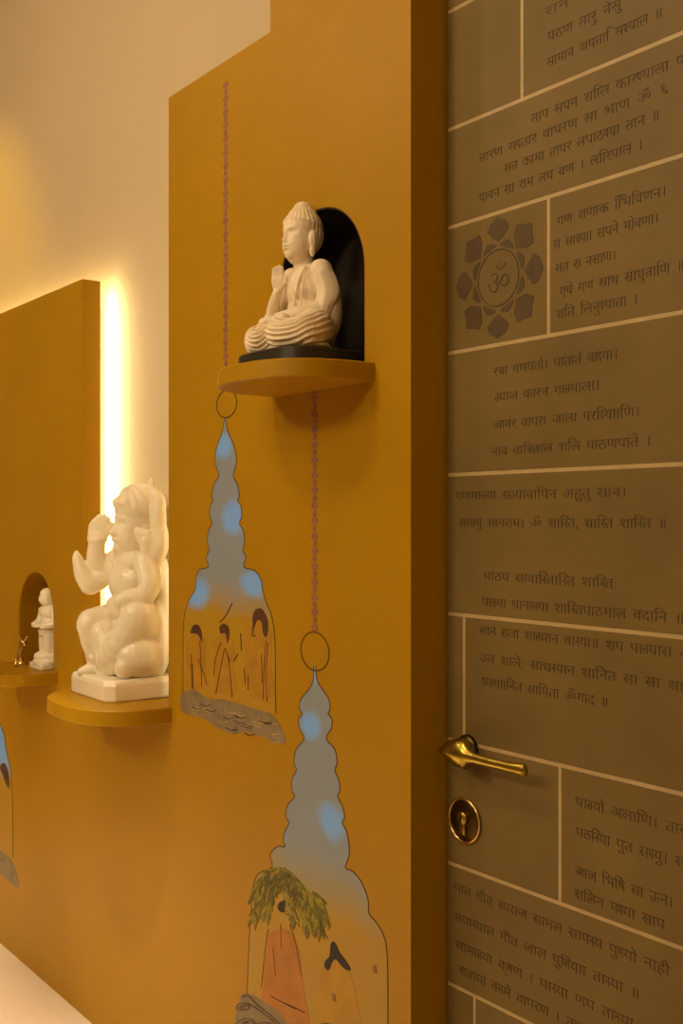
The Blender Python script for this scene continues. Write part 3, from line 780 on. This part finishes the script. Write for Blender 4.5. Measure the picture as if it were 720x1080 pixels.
strokes('wave_lines', M['ink'], wv, lw, L3, .0018)

# mural 3, of which only the edge enters the photograph at the left

def shift3(pts, sc=1.0):
    return [(x3 + (x - refx)*sc, zref3 + (z-refz)*sc) for x, z in pts]
refx, refz = on_plane(238, 637); zref3 = 0.63; x3 = -3.625 - (on_plane(277,622)[0]-refx)*1.38
Lw, Rw = shift3(P(left1), 1.38), shift3(P(right1), 1.38)
bm = poly_prism([Lw+Rw[::-1]], L0, WALL_Y+.0004)
b1 = shift3([on_plane(206,625), on_plane(266,608), on_plane(245,546)], 1.38)
mu3 = obj('mural', bm, sky_mat('mural_wash_edge', [(zref3-.40,OCH),(zref3-.10,YEL),(zref3-.02,YEL),(zref3+.06,GREY),(zref3+.55,GREY)], [(b1[1][0]+.04,b1[1][1]-.02,.14,.12),(b1[0][0],b1[0][1],.10,.08)], 0), panel)
mu3['label'] = 'painted hanging tower cut by the left picture edge'
bm = bmesh.new(); stroke(bm, Lw, .003, L1, WALL_Y); stroke(bm, Rw, .003, L1, WALL_Y); obj('outline', bm, M['ink'], mu3)
bm = bmesh.new()
wp = [(192,732),(205,728),(218,736),(235,738),(250,742),(270,748),(288,755),(300,775),(298,785),(280,778),(262,772),(245,774),(228,766),(214,757),(200,754),(191,748)]
poly_prism([spline(shift3(P(wp),1.38), 4, True)], L1, WALL_Y, bm); w3 = obj('painted_water', bm, M['wave'], mu3)
bm = bmesh.new(); poly_prism([spline(shift3(P([(268,650),(276,644),(283,655),(284,672),(279,668),(274,660)]),1.38), 4, True)], L2, WALL_Y, bm); obj('painted_hair', bm, M['hair'], mu3)

# painted chains with their rings
def chain(px0, py0, py1, ring_c, rx, rz, lab):
    x, z0 = on_plane(px0, py0); _, z1 = on_plane(px0, py1)
    bm = bmesh.new(); z = z0; k = 0
    while z > z1:
        h = .0170; w = .0080 if k % 2 else .0125
        n = 12
        poly_prism([[(x+w*math.cos(2*PI*i/n), z-h/2+h*.46*math.sin(2*PI*i/n)) for i in range(n)]], L0, WALL_Y, bm)
        z -= h*.93; k += 1
    o = obj('painted_chain', bm, M['chain'], panel); o['label'] = lab
    cx, cz = on_plane(*ring_c); bm = bmesh.new()
    stroke(bm, [(cx+rx*math.cos(2*PI*i/36), cz+rz*math.sin(2*PI*i/36)) for i in range(36)], .0026, L1, WALL_Y, True)
    obj('painted_ring', bm, M['ink'], o)
chain(238, 86, 407, (239,426), .045, .032, 'painted mauve chain beside the higher shelf')
chain(332, 400, 665, (332,687), .050, .040, 'painted mauve chain below the higher shelf')

# ------------------------------------------------------------------ lights
def area(name, loc, rot, size, power, color, shape='DISK', size_y=None):
    l = bpy.data.lights.new(name, 'AREA'); l.shape = shape; l.size = size
    if size_y: l.size_y = size_y
    l.energy = power; l.color = color
    o = bpy.data.objects.new(name, l); COL.objects.link(o); o.location = loc; o.rotation_euler = rot
    return o
def look(o, tgt):
    o.rotation_euler = (Vector(tgt)-o.location).to_track_quat('-Z', 'Y').to_euler()
WARM = (1.0,.78,.48)
for i, (x, y, e) in enumerate(((-1.9,-.25,24),(-3.4,-.3,18),(-.2,-1.3,26),(-2.6,-2.5,75),(-.4,-2.7,60))):  # large rear pair: unseen fill added for the lower wall; third fills the door
    o = area('ceiling_light_and_fill', (x,y,CEIL-.02), (0,0,0), .5 if y > -2 else 1.0, e, WARM); look(o, (x+(.0), WALL_Y, 1.3))
# LED strip glow in the gap behind the left panel: along its right edge and its top edge
o = area('backlight_strip', (-3.050, PB_Y+.004, 1.55), (0,0,0), .024, 6.5, (1,.84,.48), 'RECTANGLE', 1.15); look(o, (-3.040, PB_Y+.060, 1.55))
o.rotation_euler = Matrix(((0,0,-.55),(0,0,0),(0,0,0))).to_euler() if False else o.rotation_euler
o = area('backlight_strip', (-4.25, PB_Y+.006, 2.125), (0,0,0), 2.3, 4, (1,.70,.28), 'RECTANGLE', .010); look(o, (-4.25, BACK_Y+.02, 2.165))
o = area('backlight_strip', (-2.415, PB_Y+.004, 1.72), (0,0,0), .024, 3.2, (1,.80,.46), 'RECTANGLE', 1.4); look(o, (-2.440, PB_Y+.060, 1.72))
sp = bpy.data.lights.new('amber_spot', 'SPOT'); sp.energy = 75; sp.color = (1,.58,.02); sp.spot_size = math.radians(40); sp.spot_blend = 1; sp.shadow_soft_size = .05
o = bpy.data.objects.new('amber_spot', sp); COL.objects.link(o); o.location = (-4.6,.3,CEIL-.05); look(o, (-4.06,BACK_Y,2.46))

# recessed downlights over the strip of floor along the wall
for x in (-3.9, -2.5):
    o = area('recessed_downlight', (x,.30,CEIL-.02), (0,0,0), .16, 13, (1,.82,.54)); look(o, (x-.1,.45,0)); o.data.spread = math.radians(38)

w = bpy.data.worlds.new('World'); scn.world = w; w.use_nodes = True
bg = w.node_tree.nodes['Background']; bg.inputs[0].default_value = (1,.8,.55,1); bg.inputs[1].default_value = .3

# ------------------------------------------------------------------ camera and view
cam = bpy.data.cameras.new('Camera'); co_ = bpy.data.objects.new('Camera', cam); COL.objects.link(co_)
cam.sensor_width = 36; cam.sensor_fit = 'AUTO'; cam.lens = F*36/1080; cam.shift_y = 7/1080; cam.clip_start = .02
co_.location = (0,0,H); co_.rotation_euler = (PI/2, 0, PI/2-TH)
scn.camera = co_
vs_ = scn.view_settings; scn.display_settings.display_device = 'sRGB'
vs_.view_transform = 'Standard'; vs_.look = 'None'; vs_.gamma = 1; vs_.exposure = -.28; vs_.use_curve_mapping = False
